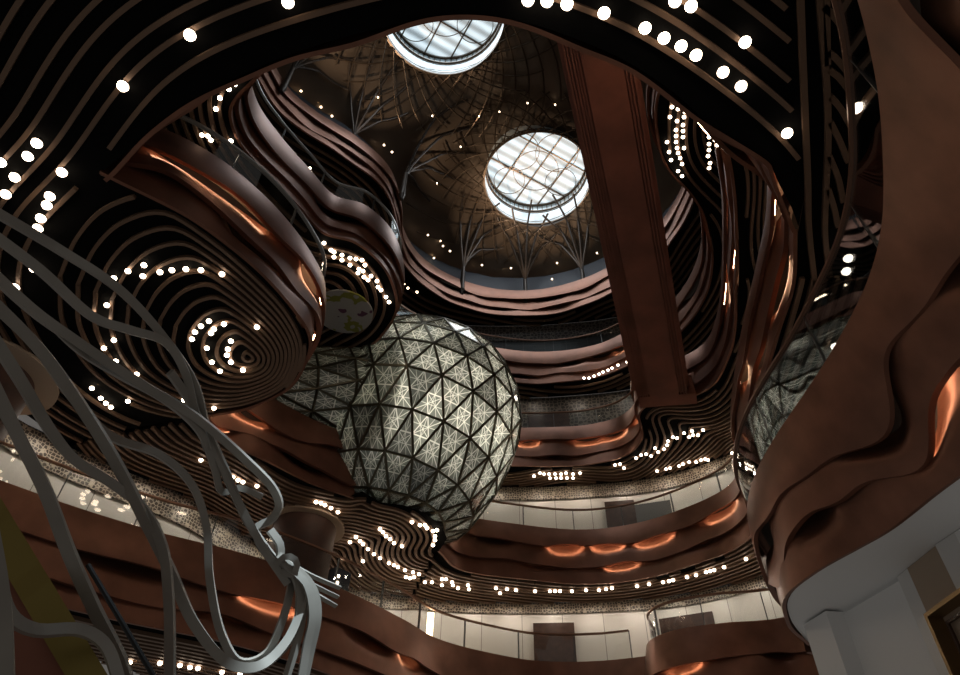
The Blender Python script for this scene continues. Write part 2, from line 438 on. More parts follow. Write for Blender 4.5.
# --- level 2 plan
CUSP = (-7.35, 7.25)
ring_pts = [(6.25, 8.0, 0), (5.8, 7.65, .2), (4.85, 7.2, .7), (3.9, 6.2, .3), (3.0, 5.2, 0), (1.8, 4.6), (-.1, 4.15), (-2.7, 4.65), (-5.2, 5.75), (-6.7, 6.8), CUSP]
RB_LINE = PL([(795, -60), (799, 40), (803, 120), (806, 190), (808, 215)], 11.36)
lobe_left = PL([(78, 212), (56, 250), (44, 290), (60, 340), (95, 385), (140, 412), (185, 418)], 11.36)
ring = balcony('balcony', 2, ring_pts, lobe_left + [(-11.5, 16.2), (-14.3, 10), (-14, 2), (-9, -3), (0, -5), (3.2, -4), (4.0, 1.0)] + RB_LINE[:-1],
               'near overhead balcony with black slatted underside arching across the top of the photo', seed=3,
               scoops=[(600, 50, 2, False, 1)])
ref = smooth([(7.4, 9.4), (6.25, 8.0), (6.0, 7.6), (5.3, 6.75), (4.1, 5.85), (1.8, 4.6), (-.1, 4.15), (-2.7, 4.65), (-5.0, 5.6), (-7.2, 7.6)] + lobe_left[1:], .3)[0]
lines = contours(ring['poly'], ref, [.50 + .365 * k + (.06 if k % 2 else 0) for k in range(24)])
slat_mesh('soffit_slats', lines, 11.36, .085, .08, ring['root'])
o = MB(); rc = ring['c']; k0, k1 = [int(np.argmin(np.linalg.norm(rc[:, :2] - np.array(q), axis=1))) for q in ((5.6, 7.6), (3.5, 5.7))]
o.sweep([ring['pt'](i, ring['zt'] + .02, .06) for i in range(k0, k1 + 1)], .05, .03, upv=(0, 0, 1)); o.build('light_strip', M['led'], ring['root'])

lobe_pts = [CUSP, (-6.5, 7.7), (-5.7, 8.35), (-4.9, 9.35), (-4.3, 10.6), (-4.08, 11.75), (-4.6, 13.1), (-5.9, 14.05), (-7.1, 14.5)]
lobe = balcony('balcony', 2, lobe_pts, lobe_left[::-1], 'rounded copper balcony lobe on the left with concentric slats and spiral of lights underneath', seed=11, amp=.12,
               f1=.40, f2=.72, scoops=[(212, 196, 4.2, True, 1), (303, 295, 1.5, True, 1), (304, 345, 1.0, True, 2), (250, 262, 2.5, False, 2)])
cen = np.array(P(250, 356, 11.36)[:2]); outl = PL([(155, 196), (110, 206), (80, 235), (62, 275), (66, 325), (100, 375), (155, 405), (210, 413), (252, 406), (290, 386), (305, 345), (290, 308), (250, 264), (200, 222)], 11.36)
lines = []; o2, _ = smooth(outl[-3:] + outl + outl[:3], .2)
a0 = int(np.argmin(np.linalg.norm(o2 - np.array(outl[3]), axis=1))); o2 = np.concatenate([smooth(outl[3:] + outl[:4], .2)[0]]); lp = np.array(lobe['poly'])
for k in range(1, 24):
    t = (k - .45) / 12.5; co = np.array(outl).mean(0)
    q = cen + (co - cen) * min(t, 1.3) ** 1.2 + (o2 - co) * t
    q = np.concatenate([q, q[:1]])
    for r in clip_runs(q, lambda a: inside(lp, cen + (a - cen) * 1.03)): lines.append(r)
slat_mesh('soffit_slats', lines, 11.36, .075, .08, lobe['root'])
railing(lobe, 'curved glass railing on top of the left rounded copper lobe', .02, .95, post=1.9, rm='railsteel', hw=.09)

gl_edge = PL([(362, 493), (380, 504), (403, 507), (424, 514), (441, 527), (447, 540), (439, 553)], 11.3)
left_pts = [(-7.1, 14.5), (-7.5, 15.0), (-7.2, 15.7), (-6.4, 16.35), (-5.2, 17.45), (-4.2, 18.1), (-3.75, 18.45)]
left = balcony('balcony', 2, left_pts, wallseg((-2.2, 25), (-12.5, 15.4)) + [(-11.6, 16.0)] + lobe_left[::-1][:1], 'copper balcony band left of the glass globe with wavy lit folds', seed=21, amp=.14,
               scoops=[(242, 424, 1.6, True, 1), (300, 455, 2.0, False, 2), (215, 440, 1.2, True, 2)], extra_edge=gl_edge)
ref = np.array([tuple(p) for p in left['c'][:, :2][::4]] + gl_edge)
lines = contours(left['poly'], ref, [.16 + .22 * k for k in range(36)], g=.16, warp=lambda p: .22 * np.sin(p[:, 0] * 1.1 + p[:, 1] * .6))
slat_mesh('soffit_slats', lines, 11.36, .10, .09, left['root'])

far_pts = [(-1.25, 21.6), (-.6, 22.8), (1.7, 23.5), (4.1, 23.75), (5.9, 23.25), (7.5, 22.15), (8.85, 20.4), (8.7, 18.6), (7.8, 16.4), (7.15, 13.2), (6.8, 10.5), (6.6, 9.2), (6.25, 8.0)]
far = balcony('balcony', 2, far_pts, RB_LINE[::-1][1:] + [(4.0, 1.0), (9, 0.5)] + wallseg((11, 4), (-2.2, 25)), 'copper balcony on the second tier curving behind the globe and up the right side', seed=31,
              scoops=[(567, 549, 1.6, True, 1), (655, 549, 2.0, True, 1), (623, 571, 1.7, True, 2), (609, 554, 1.6, True, 1), (724, 522, 1.9, True, 1), (495, 553, 1.6, False, 1), (541, 574, 1.6, False, 2), (702, 540, 1.6, False, 2),
                      (770, 198, 1.6, True, 1), (782, 292, 2.6, True, 2), (761, 362, 2.0, True, 2), (745, 378, 1.2, True, 1)], amp=.05, f1=.36, f2=.72, oa=.5)
ref = np.array(RB_LINE + [tuple(p) for p in far['c'][:, :2][::-4]][1:])
fz = np.array(far['poly'])
lines = [l for l in contours(far['poly'], ref, [.16 + .24 * k for k in range(22)], g=.13) if l[:, 1].max() > 8.3]
lines = [q for l in lines for q in clip_runs(l, lambda a: (a[:, 1] > 9.2) | (a[:, 0] < 5.6))]
lines += [smooth(PL(q, 11.36), .2)[0] for q in ([(798, -40), (801, 40), (804, 110), (807, 180), (808, 225), (815, 290)], [(816, -40), (821, 30), (826, 90), (827, 140), (825, 190), (824, 232), (829, 275)],
          [(822, 5), (832, 14), (843, 28)], [(826, 50), (834, 56), (846, 70)], [(828, 68), (838, 76), (850, 92)], [(829, 95), (839, 106), (850, 125)], [(829, 120), (838, 138), (847, 160)], [(828, 154), (837, 176), (842, 200)], [(827, 187), (833, 206), (837, 225)])]
slat_mesh('soffit_slats', lines, 11.36, .10, .09, far['root'])
railing(far, 'glass railing with bronze handrail on the second tier behind the globe', .015, .62, post=2.0)

# --- level 1
l1_pts = [(-14.3, 11.0), (-12.4, 12.3), (-10.8, 13.5), (-9.6, 14.5), (-8.0, 15.6), (-5.8, 16.75), (-3.9, 18.3), (-2.1, 20.4), (-1.0, 21.9), (.9, 23.0), (2.3, 23.45), (4.2, 23.3), (5.8, 22.7), (6.6, 22.3)]
l1 = balcony('balcony', 1, l1_pts, [(7.6, 22.6)] + wallseg((9, 24.8), (-14.3, 11.2)), 'lowest copper balcony sweeping along the lower left to the bottom centre', seed=41,
             scoops=[(410, 660, 1.0, True, 1), (268, 620, 2.2, True, 1), (120, 580, 3.0, False, 1), (365, 640, 2.0, False, 1), (225, 640, 2.2, False, 2)], amp=.06, f1=.46, f2=.78, oa=.6, wl=1.4)
lines = contours(l1['poly'], l1['c'][::4, :2], [.2 + .24 * k for k in range(20)])
slat_mesh('soffit_slats', lines, 6.31, .10, .09, l1['root'])
railing(l1, 'long glass railing with bronze handrail on the lowest balcony from left to centre', .0, .94, post=1.9)
l1b_pts = [(6.2, 23.6), (5.75, 22.6), (5.5, 21.9), (5.6, 21.3), (6.1, 20.7), (7.4, 20.05), (8.9, 19.6), (9.6, 18.6), (9.0, 17.0), (7.8, 16.2)]
l1b = balcony('balcony', 1, l1b_pts, [(11, 15), (11.6, 20), (9, 24.4), (7.6, 24.2)], 'small rounded copper balcony projecting at the bottom right', seed=51, amp=.05, scoops=[(680, 657, 1.5, True, 1), (780, 655, 1.0, False, 1)], f1=.46)
lines = contours(l1b['poly'], l1b['c'][::4, :2], [.2 + .32 * k for k in range(8)]); slat_mesh('soffit_slats', lines, 6.31, .10, .09, l1b['root'])
railing(l1b, 'curved glass railing on the small rounded balcony at the bottom right', .08, .72, post=1.6)
l1r_pts = [(7.4, 16.0, .3), (6.6, 14.7, .25), (6.2, 13.6, .25), (6.0, 12.4, .6), (6.0, 11.2, 1.0), (6.15, 9.6, 1.4), (6.2, 8.2, 1.6), (6.15, 7.0, 1.6), (5.9, 5.9, 1.6), (5.4, 4.7, 1.6), (4.9, 3.7, 1.5), (4.3, 2.8, 1.4), (3.6, 2.0, 1.4)]
l1r = balcony('balcony', 1, l1r_pts, [(6, .5), (10.5, 3), (10.9, 10), (10.9, 15.5), (9, 16.6)], 'big near copper balcony of overlapping petals filling the right edge with white underside', seed=63, amp=.24, f1=.44, f2=.71,
              soffit_mat='white', scoops=[(945, 425, 2.4, True, 2), (878, 430, 2.0, False, 1), (945, 250, 1.6, False, 1), (828, 540, 1.5, False, 2), (782, 540, 1.2, False, 1), (865, 0, 1.2, False, 1)])
railing(l1r, 'mirror-like glass railing above the near right copper balcony', .0, 1.0, post=2.6, gl='glass_dark', hw=.12, h=1.3, inset=.03)

# --- level 3
l3l_pts = PL([(300, 18), (278, 50), (255, 78), (236, 98), (230, 113), (238, 140), (262, 172), (296, 208), (322, 234), (355, 244), (382, 267), (393, 288), (396, 310)], 16.4) + [(-3.3, 16.4), (-4.3, 17.5), (-5.2, 18.6)]
l3l = balcony('balcony', 3, l3l_pts, wallseg((-7.0, 21.9), (-14.4, 4)) + [(-9, 3.0), (-4.5, 3.5)], 'silvery copper balcony on the third tier above the globe at upper left', seed=71, amp=.06, oa=.7, wl=1.5, f1=.5, f2=.8, scoops=[(330, 225, 2, False, 1), (380, 255, 1.5, False, 2)])
lines = contours(l3l['poly'], l3l['c'][::4, :2], [.2 + .3 * k for k in range(20)], warp=lambda p: .2 * np.sin(p[:, 0] * 1.3))
slat_mesh('soffit_slats', lines, 16.46, .09, .09, l3l['root'])
railing(l3l, 'glass railing on the third tier balcony at upper left', .0, .8, post=1.8, rm='railsteel')
l3_pts = [(-5.2, 18.6), (-6.4, 20.0), (-6.2, 22.2), (-4.2, 24.1), (-1.6, 24.5), (.6, 24.1), (1.9, 23.95), (3.3, 23.85), (4.8, 23.6), (6.1, 22.9), (6.55, 21.8), (6.1, 20.2), (6.6, 19.4), (7.8, 19.2), (8.5, 18.4), (8.6, 17), (8.3, 15.2), (7.7, 12.8), (7.0, 10.7), (6.3, 9.0), (5.4, 7.6), (4.4, 6.6)]
l3 = balcony('balcony', 3, l3_pts, [(7, 4)] + wallseg((11.5, 6), (-7.0, 21.9)), 'copper balcony on the third tier right of the globe meeting the copper footbridge', seed=81, amp=.05,
             scoops=[(527, 449, 1.2, True, 1), (618, 453, 1.5, True, 1), (590, 456, 1.5, True, 1), (643, 420, 1.2, True, 1), (586, 449, 1.8, False, 1), (554, 461, 1.6, False, 2), (738, 300, 1.5, True, 1), (745, 260, 1.5, True, 2)], f1=.4, oa=.6)
ctr = np.array(P(690, 452, 16.46)[:2])
lines = contours(l3['poly'], l3['c'][::4, :2], [.14 + .21 * k for k in range(30)], warp=lambda p: .35 * np.sin(p[:, 0] * 1.2) * np.cos(p[:, 1] * .9))
slat_mesh('soffit_slats', lines, 16.46, .08, .09, l3['root'])
railing(l3, 'glass railing on the third tier right of the globe', .30, .60, post=1.9)

# --- level 4
l4_pts = [(-13, 8.5), (-12, 12.5), (-9.8, 16.4), (-7.0, 19.0), (-4.8, 21.2), (-3.0, 22.9), (-.5, 23.9), (2.9, 24.4), (5.6, 23.8), (6.9, 22.9), (8.3, 21.6), (9.1, 19.6), (9.2, 17.4), (8.4, 15.0), (7.5, 13.8), (6.7, 13.0), (6.15, 12.2), (5.7, 11.0), (5.6, 9.8), (6.0, 8.4)]
l4 = balcony('balcony', 4, l4_pts, [(9, 7)] + wallseg((12, 9), (-14, 8.5)), 'fourth tier copper balcony ring high above the globe', seed=91, amp=.06, oa=.6,
             scoops=[(620, 356, 1, True, 1), (570, 362, 1.8, False, 1), (600, 358, 1.8, False, 1), (520, 366, 1.8, False, 2), (695, 190, 1.6, True, 1), (706, 226, 1.6, True, 2), (690, 290, 2, False, 1)])
lines = contours(l4['poly'], l4['c'][::4, :2], [.2 + .32 * k for k in range(18)], warp=lambda p: .2 * np.sin(p[:, 0] + p[:, 1] * .5))
slat_mesh('soffit_slats', lines, 21.46, .09, .10, l4['root'])
railing(l4, 'glass railing on the fourth tier behind the top of the globe', .30, .66, post=2.2)
# --- level 5
l5_pts = [(-9.3, 11.8), (-8.6, 13.6), (-7.6, 14.6), (-5.9, 15.8), (-4.6, 17.2), (-4.1, 19), (-4.05, 20.8), (-3.3, 22.5), (-1.6, 23.9), (1, 24.75), (3.5, 24.6), (6.1, 23.4), (8.1, 21.4), (9.4, 18.1), (9.3, 15.5), (8.6, 13), (8, 11)]
l5 = balcony('balcony', 5, l5_pts, [(10, 10)] + wallseg((12.2, 11), (-13.5, 12.5)), 'topmost copper balcony ring under the dark domed ceiling', seed=101, amp=.05, oa=.7,
             scoops=[(460, 275, 2, False, 1), (550, 292, 2, False, 1), (500, 285, 2, False, 2), (350, 150, 2, False, 1)])
lines = contours(l5['poly'], l5['c'][::4, :2], [.2 + .34 * k for k in range(16)], warp=lambda p: .2 * np.sin(p[:, 0] * .9 - p[:, 1] * .7))
slat_mesh('soffit_slats', lines, 26.46, .10, .10, l5['root'])

# ------------------------------------------------------------------ back walls with lace friezes
def wallstrip(name, z0, z1, m, a=None, b=None, off=0.0, th=.1, line=None, rise=0.0):
    w = WALL + normals(WALL) * off if line is None else line
    if a is not None: w = np.array(wallseg(a, b, off))
    s = np.concatenate([[0], np.cumsum(np.linalg.norm(np.diff(w, axis=0), axis=1))]); nn = normals(w); o = MB()
    zl = [z0 + (rise * float(np.clip((p[0] + 7) / 5, 0, 1))) for p in w]
    rows = [[(p[0], p[1], zl[i] if z == z0 else z) for i, p in enumerate(w)] for z in (z0, z1)] ; uv = [[(x, zl[i] if z == z0 else z) for i, x in enumerate(s)] for z in (z0, z1)]
    back = [[(p[0] + q[0] * th, p[1] + q[1] * th, z if z == z1 else zl[i]) for i, (p, q) in enumerate(zip(w, nn))] for z in (z1, z0)]
    o.grid(rows + back, uv + [[(x, z1 + th) for x in s], [(x, z1 + th + .1) for x in s]])
    return o.build(name, M[m], None, 'structure', sharp=30)
wallstrip('wall_first_tier', 8.4, 11.36, 'wallwhite'); wallstrip('trim_1', 10.45, 11.33, 'frieze', off=-.07, th=.06, rise=.48)
wallstrip('wall_second_tier', 13.4, 16.46, 'wallwhite'); wallstrip('trim_2', 15.5, 16.43, 'frieze', off=-.07, th=.06, rise=.3)
wallstrip('wall_third_tier', 18.4, 21.46, 'darkpat'); wallstrip('wall_fourth_tier', 23.4, 26.46, 'darkwall'); wallstrip('trim_3', 25.3, 26.4, 'darkpat', off=-.07, th=.06)
cv, _ = smooth([(p[0], p[1]) for p in l5_pts], .3); cove = cv + normals(cv) * 1.1
wallstrip('wall_ceiling_cove', 28.52, 30.9, 'navy', line=cove)

def walldoor(name, u, v, z, w, h, m, kind='structure'):
    best = None
    for p in WALL:
        q = proj((p[0], p[1], z)); d = (q[0] - u) ** 2 + (q[1] - v) ** 2
        if best is None or d < best[0]: best = (d, p)
    i = int(np.argmin(np.linalg.norm(WALL - best[1], axis=1))); nn = normals(WALL)[i]; p = WALL[i] - nn * .09
    o = MB(); o.box((p[0], p[1], z), Vector((-nn[1], nn[0], 0)) * w / 2, Vector((nn[0], nn[1], 0)) * .06, (0, 0, h / 2))
    return o.build(name, M[m], None, kind, smooth=False), p, nn
walldoor('door_1', 553, 620, 9.5, 1.5, 2.1, 'darkdoor'); walldoor('door_2', 690, 608, 9.5, 1.9, 2.1, 'darkdoor')
walldoor('door_3', 625, 512, 14.4, 1.2, 2.2, 'darkdoor'); walldoor('window_3', 650, 508, 14.4, 1.7, 1.7, 'darkwall')
walldoor('door_4', 548, 412, 19.4, 1.9, 2.0, 'darkdoor')

# ------------------------------------------------------------------ ceiling, skylights, ribs
C1 = np.array((-2.2, 12.2)); C2 = np.array((2.95, 20.9)); RS = 2.95
def hgt(p):
    p = np.atleast_2d(p); d = distf(p, cove); ins = inside(np.concatenate([cove, [(8, 2), (-9, 2)]]), p)
    d = np.where(ins, d, 0); t = np.clip(d / 5.0, 0, 1); z = 30.7 + 2.6 * np.sin(t * PI / 2) ** .9
    d1 = np.linalg.norm(p - C1, axis=1); d2 = np.linalg.norm(p - C2, axis=1); dm = np.minimum(d1, d2)
    z = z + .9 * np.exp(-((dm - RS).clip(0) / 1.6) ** 2) + .35 * np.sin(p[:, 0] * .9 + 1) * np.sin(p[:, 1] * .8) * t
    return z
def hz(x, y): return float(hgt(np.array([[x, y]]))[0])
o = MB(); xs = np.arange(-11, 12.01, .4); ys = np.arange(5, 27.01, .4); Z = hgt(np.array([(x, y) for y in ys for x in xs])).reshape(len(ys), len(xs))
vid = {}
for j, y in enumerate(ys):
    for i, x in enumerate(xs):
        q = np.array((x, y))
        for cc in (C1, C2):                                   # snap the mesh to the round openings
            r = np.linalg.norm(q - cc)
            if RS - .3 < r < RS + .3: q = cc + (q - cc) / r * RS
        vid[j, i] = o.vert((q[0], q[1], hz(*q)))
for j in range(len(ys) - 1):
    for i in range(len(xs) - 1):
        m = np.array(((xs[i] + xs[i + 1]) / 2, (ys[j] + ys[j + 1]) / 2))
        if min(np.linalg.norm(m - C1), np.linalg.norm(m - C2)) < RS - .02: continue
        o.face((vid[j, i], vid[j + 1, i], vid[j + 1, i + 1], vid[j, i + 1]))
o.build('ceiling', M['ceil'], None, 'structure', sharp=80)
def circ(c, r, z, n=64): return [(c[0] + r * math.cos(2 * PI * k / n), c[1] + r * math.sin(2 * PI * k / n), z) for k in range(n)]
for k, cc in enumerate((C1, C2)):
    zr = float(np.mean([hz(*p[:2]) for p in circ(cc, RS, 0, 16)])); zg = zr + 1.5
    w = bpy.data.objects.new('window_%d' % (k + 1), None); C.objects.link(w); w.location = (cc[0], cc[1], zr); w['kind'] = 'structure'
    o = MB(); o.grid([circ(cc, RS + .02, zr - .4), circ(cc, RS - .02, zg)], closed=True); o.build('drum_glass', M['drumglass'], w)
    o = MB(); ci = circ(cc, RS, zg); idx = [o.vert(p) for p in ci]; ce = o.vert((cc[0], cc[1], zg)); rot = .5
    def uvp(p): x, y = p[0] - cc[0], p[1] - cc[1]; return (x * math.cos(rot) + y * math.sin(rot), -x * math.sin(rot) + y * math.cos(rot))
    for i in range(64): o.face((idx[(i + 1) % 64], idx[i], ce), [uvp(ci[(i + 1) % 64]), uvp(ci[i]), (0, 0)])
    o.build('skylight_pane', M['skylight'], w, smooth=False)
    o = MB()
    for z, r, t in ((zg - .05, RS - .05, .14), (zr + .75, RS, .06), (zr - .35, RS + .03, .10), (zr - .1, RS + .03, .05)):
        o.sweep(circ(cc, r, z), t, t, upv=(0, 0, 1), closed=True)
    for i in range(64):
        a = circ(cc, RS - .03, zg)[i]; o.sweep([a, (a[0], a[1], zg - .62)], .04, .04)
    o.sweep(circ(cc, RS - .04, zg - .62), .10, .06, upv=(0, 0, 1), closed=True)
    o.build('drum_frame', M['net'], w)
    o = MB()
    for ang in (rot, rot + PI / 2):
        dx, dy = math.cos(ang), math.sin(ang)
        for t in ((-1.0, 1.0) if ang == rot else (-1.6, -.3, 1.1)):
            hl = math.sqrt(max(.1, (RS - .05) ** 2 - t * t)); a = np.array((-dy, dx)) * t + cc
            o.sweep([(a[0] - dx * hl, a[1] - dy * hl, zg - .08), (a[0] + dx * hl, a[1] + dy * hl, zg - .08)], .07, .08, upv=(0, 0, 1))
    for r, ox, oy in ((1.3, 0, .4), (1.2, 1.1, -.8), (1.2, -1.1, -.8), (.9, 1.5, 1.1), (.9, -1.5, 1.1)):
        o.sweep(circ((cc[0] + ox, cc[1] + oy), r, zg - .22, 36), .035, .035, upv=(0, 0, 1), closed=True)
    o.build('window_frame', M['net'], w)
    l = bpy.data.lights.new('skylight_daylight', 'AREA'); l.shape = 'DISK'; l.size = RS * 1.9; l.energy = 230; l.color = (.90, .95, 1)
    lo = bpy.data.objects.new('skylight_daylight', l); C.objects.link(lo); lo.location = (cc[0], cc[1], zg - .3)
    # net of crossing ropes that flares from the skylight rim over the ceiling
    net = empty('rope_net', (cc[0], cc[1], zr), ['dark diamond rope net flaring below the upper skylight', 'dark diamond rope net flaring below the lower right skylight'][k], 'net')
    o = MB()
    for d in (-1, 1):
        for i in range(30):
            a0 = 2 * PI * i / 30; pts = []
            for q in range(15):
                lr = 2.3 + 1.9 * max(0, math.cos(a0 - ((-.2, 1.9)[k]))) ** 2; r = RS + .05 + lr * q / 14; a = a0 + d * .95 * lr / 3.9 * (q / 14) ** .8
                x, y = cc[0] + r * math.cos(a), cc[1] + r * math.sin(a)
                other = C2 if k == 0 else C1
                if np.linalg.norm(np.array((x, y)) - other) < RS + .1: break
                if distf(np.array([[x, y]]), cove)[0] < .5: break
                z = min(hz(x, y) - .25, zr - .38)
                pts.append((x, y, z))
            if len(pts) > 2:
                o.tube(pts, .035, 5)
                if d > 0 and i % 3 == 0 and len(pts) > 10:
                    p = pts[10]; studs = MB(); studs.box((p[0], p[1], p[2] - .05), (.03, 0, 0), (0, .03, 0), (0, 0, .03)); studs.build('stud_light', M['lampdim'], net)
    o.build('rope_lattice', M['net'], net)
cols = [(283, 88), (348, 155), (402, 195), (462, 290), (526, 303), (585, 293)]
collab = ['first from the upper left', 'second from the upper left', 'third from the upper left, above the silvery balcony', 'left of the middle, above the globe top', 'middle one, below the lower right skylight', 'rightmost, beside the copper footbridge']
for (u, v), lb in zip(cols, collab):
    b0 = P(u, v, 27.6); cdir = np.array(b0[:2])
    root = empty('tree_column', b0, 'slim dark tree-like column fanning into ceiling ribs, ' + lb, 'column', 'tree columns around the domed ceiling')
    o = MB(); o.tube([b0, b0 + Vector((0, 0, 1.9))], [.14, .10], 10); o.build('post', M['rib'], root)
    o = MB(); o.tube([b0 - Vector((0, 0, .35)), b0 + Vector((0, 0, .02))], [.09, .17], 10); o.build('base_lamp_cup', M['rib'], root)
    tgt = C1 if u < 380 else C2; e0 = b0 + Vector((0, 0, 1.8)); base_a = math.atan2(tgt[1] - b0.y, tgt[0] - b0.x)
    for da in (-1.35, -.7, 0, .7, 1.35):
        pts = []; Lr = max(2.5, np.linalg.norm(tgt - cdir) - RS - .5) * (1 if abs(da) < .1 else .9)
        for q in range(13):
            t = q / 12; a = base_a + da * (1 - .3 * t); x, y = b0.x + math.cos(a) * Lr * t, b0.y + math.sin(a) * Lr * t
            zc = hz(x, y) - .18; z = e0.z + (zc - e0.z) * min(1, (t * 2.2) ** .7); pts.append((x, y, min(z, zc)))
        o = MB(); o.tube(pts, .06, 6); o.build('rib', M['rib'], root)
    l = bpy.data.lights.new('column_uplight', 'SPOT'); l.energy = 900; l.color = (1, .74, .52); l.spot_size = 1.35; l.spot_blend = 1; l.shadow_soft_size = .08
    lo = bpy.data.objects.new('column_uplight', l); C.objects.link(lo); lo.location = b0 + Vector((-(b0.x - 1) * .05, -(b0.y - 17) * .05, 1.0))
    dv = Vector((tgt[0] * .5 + b0.x * .5, tgt[1] * .5 + b0.y * .5, 33.5)) - lo.location; lo.rotation_euler = dv.to_track_quat('-Z', 'Y').to_euler()

# ------------------------------------------------------------------ downlights
def ball_mesh(name, r, m):
    o = MB(); n = 14; prof = [(.25, .55), (.62, .5), (.86, .3), (1, 0), (.9, -.42), (.6, -.78), (.22, -.97)]
    o.grid([[(r * a * math.cos(2 * PI * k / n), r * a * math.sin(2 * PI * k / n), r * z) for k in range(n)] for a, z in prof], closed=True)
    o.face([o.vert((r * .22 * math.cos(2 * PI * k / n), r * .22 * math.sin(2 * PI * k / n), -r * .97)) for k in range(n)][::-1])
    me_o = o.build(name, M[m]); me = me_o.data; bpy.data.objects.remove(me_o); return me
def cup_mesh(r):
    o = MB(); n = 14
    o.grid([[(r * a * math.cos(2 * PI * k / n), r * a * math.sin(2 * PI * k / n), z) for k in range(n)] for a, z in ((.45, r * 1.5), (.5, r * .5), (.95, r * .28), (.95, r * .1))], closed=True)
    me_o = o.build('housing', M['housing']); me = me_o.data; bpy.data.objects.remove(me_o); return me
RB = .098; RSM = .062
BIG, CUP, SMALL, TINY = ball_mesh('bulb', RB, 'lamp'), cup_mesh(RB), ball_mesh('downlight', RSM, 'lamp'), ball_mesh('downlight', .05, 'lampdim')
def lights(pts, z, label, group, big=False, mesh=None, drop=.12):
    for u, v in pts:
        p = P(u, v, z - drop)
        if big:
            r = empty('downlight', p, label, 'lamp', group); a = link('bulb', BIG); a.parent = r; b = link('housing', CUP); b.parent = r
        else:
            a = link('downlight', mesh or SMALL); a.location = p; tag(a, label, 'lamp', group)
S2, S3, S4 = 11.36, 16.46, 21.46
lights([(37, 143), (28, 156), (15, 177), (6, 194), (1, 162), (62, 172), (50, 196), (47, 205), (41, 218), (38, 228), (34, 268), (15, 287)], S2, 'round downlight in the near slatted soffit at the left edge', 'downlights at the left of the near soffit', True)
lights([(123, 86), (190, 35), (288, 2)], S2, 'lone round downlight in the near slatted soffit at upper left', 'spaced downlights at upper left of the near soffit', True)
lights([(528, 0), (547, 1), (567, 4), (604, 13), (645, 28), (664, 38), (681, 46), (696, 55), (723, 72), (741, 86), (691, 6), (675, 1), (745, 42)], S2, 'round downlight in the near slatted soffit at top right of centre', 'downlights at the top of the near soffit', True)
lights([(787, 133)], S2, 'single round downlight at the right end of the near slatted soffit', 'right end downlight', True)
lights([(848, 258), (846, 271), (835, 346)], S2, 'round downlight seen behind the mirror-like glass railing at right', 'downlights behind the right glass railing', True)
lights([(114, 278), (128, 271), (144, 265), (143, 276), (160, 272), (172, 270), (186, 269), (201, 270), (222, 274), (107, 305), (94, 314), (107, 321), (114, 340), (104, 348), (116, 361), (123, 369), (137, 374), (92, 388), (101, 398), (106, 403), (111, 407), (128, 401), (184, 400), (214, 408)], S2,
       'round downlight in the outer arc of lights under the left lobe', 'outer arc of downlights under the left lobe')
lights([(209, 321), (201, 326), (195, 332), (192, 339), (214, 329), (211, 333), (224, 324), (257, 327), (207, 348), (212, 362), (220, 371), (231, 341), (228, 349), (227, 355), (231, 362), (243, 370)], S2, 'round downlight in the inner spiral of lights under the left lobe', 'inner spiral of downlights under the left lobe')
lights([(201, 460), (233, 477), (238, 480), (243, 482), (257, 486), (316, 502), (321, 503), (325, 505), (331, 508), (338, 512)], S2, 'small round downlight in the slatted soffit under the left copper band', 'downlights under the left copper band')
lights([(350, 542), (356, 537), (360, 541), (363, 544), (368, 549), (374, 554), (380, 558), (389, 563), (394, 565), (398, 567), (405, 570), (380, 529), (383, 532), (386, 536), (390, 539), (394, 543), (402, 546), (363, 561), (406, 577), (410, 578), (413, 572), (419, 574), (414, 577), (425, 582), (432, 582), (442, 579), (446, 579), (452, 582), (453, 585), (458, 588), (442, 585), (468, 585), (469, 589)], S2, 'small round downlight in the soffit below the globe', 'downlights in the soffit below the globe')
lights([(412, 522), (420, 525), (425, 525), (427, 528), (433, 531), (437, 530), (435, 536), (435, 540), (433, 545)], S2, 'small round downlight clustered at the tip under the globe', 'downlights at the tip under the globe')
lights([(496, 588), (500, 593), (507, 589), (516, 590), (535, 591), (550, 591), (555, 591), (560, 591), (572, 591), (586, 590), (599, 590), (606, 589), (612, 588), (637, 586), (649, 584), (663, 582), (669, 581), (673, 580), (687, 577), (696, 575), (706, 572), (710, 571), (714, 570), (724, 567), (746, 559)], S2, 'small round downlight in the long row above the white lower walls', 'downlights under the second tier behind the globe')
lights([(540, 473), (544, 474), (549, 474), (555, 474), (561, 474), (566, 473), (573, 474), (580, 473), (550, 478), (556, 478), (561, 478), (567, 478), (573, 478), (534, 476)], S3, 'small round downlight in the double row right of the globe', 'double row of downlights right of the globe')
lights([(615, 465), (620, 464), (624, 468), (636, 458), (641, 455), (646, 454), (651, 456), (658, 452), (655, 448), (664, 449), (667, 445), (668, 441), (673, 437), (677, 438), (684, 433), (689, 437), (692, 431), (693, 435), (698, 435), (703, 430), (657, 471), (666, 469), (670, 468), (679, 466), (683, 464), (689, 462), (696, 462), (701, 460), (705, 459), (708, 460), (734, 433), (740, 430), (739, 426), (732, 453)], S3, 'small round downlight in the swirling soffit below the footbridge end', 'downlights in the swirling soffit below the footbridge')
lights([(331, 250), (334, 252), (334, 257), (342, 255), (342, 260), (350, 258), (356, 259), (362, 260), (350, 265), (359, 269), (365, 265), (358, 273), (363, 271), (364, 277), (368, 280), (371, 276), (377, 281), (378, 287), (381, 290), (386, 297), (389, 302), (324, 243)], S3, 'small round downlight under the silvery upper left balcony', 'downlights under the upper left balcony')
lights([(706, 123), (706, 128), (709, 137), (709, 144), (709, 150), (708, 156), (710, 163), (709, 168), (712, 124), (714, 133), (715, 140), (717, 145)], S3, 'small round downlight in the narrow strip beside the right oval cluster', 'strip of downlights at upper right', mesh=TINY)
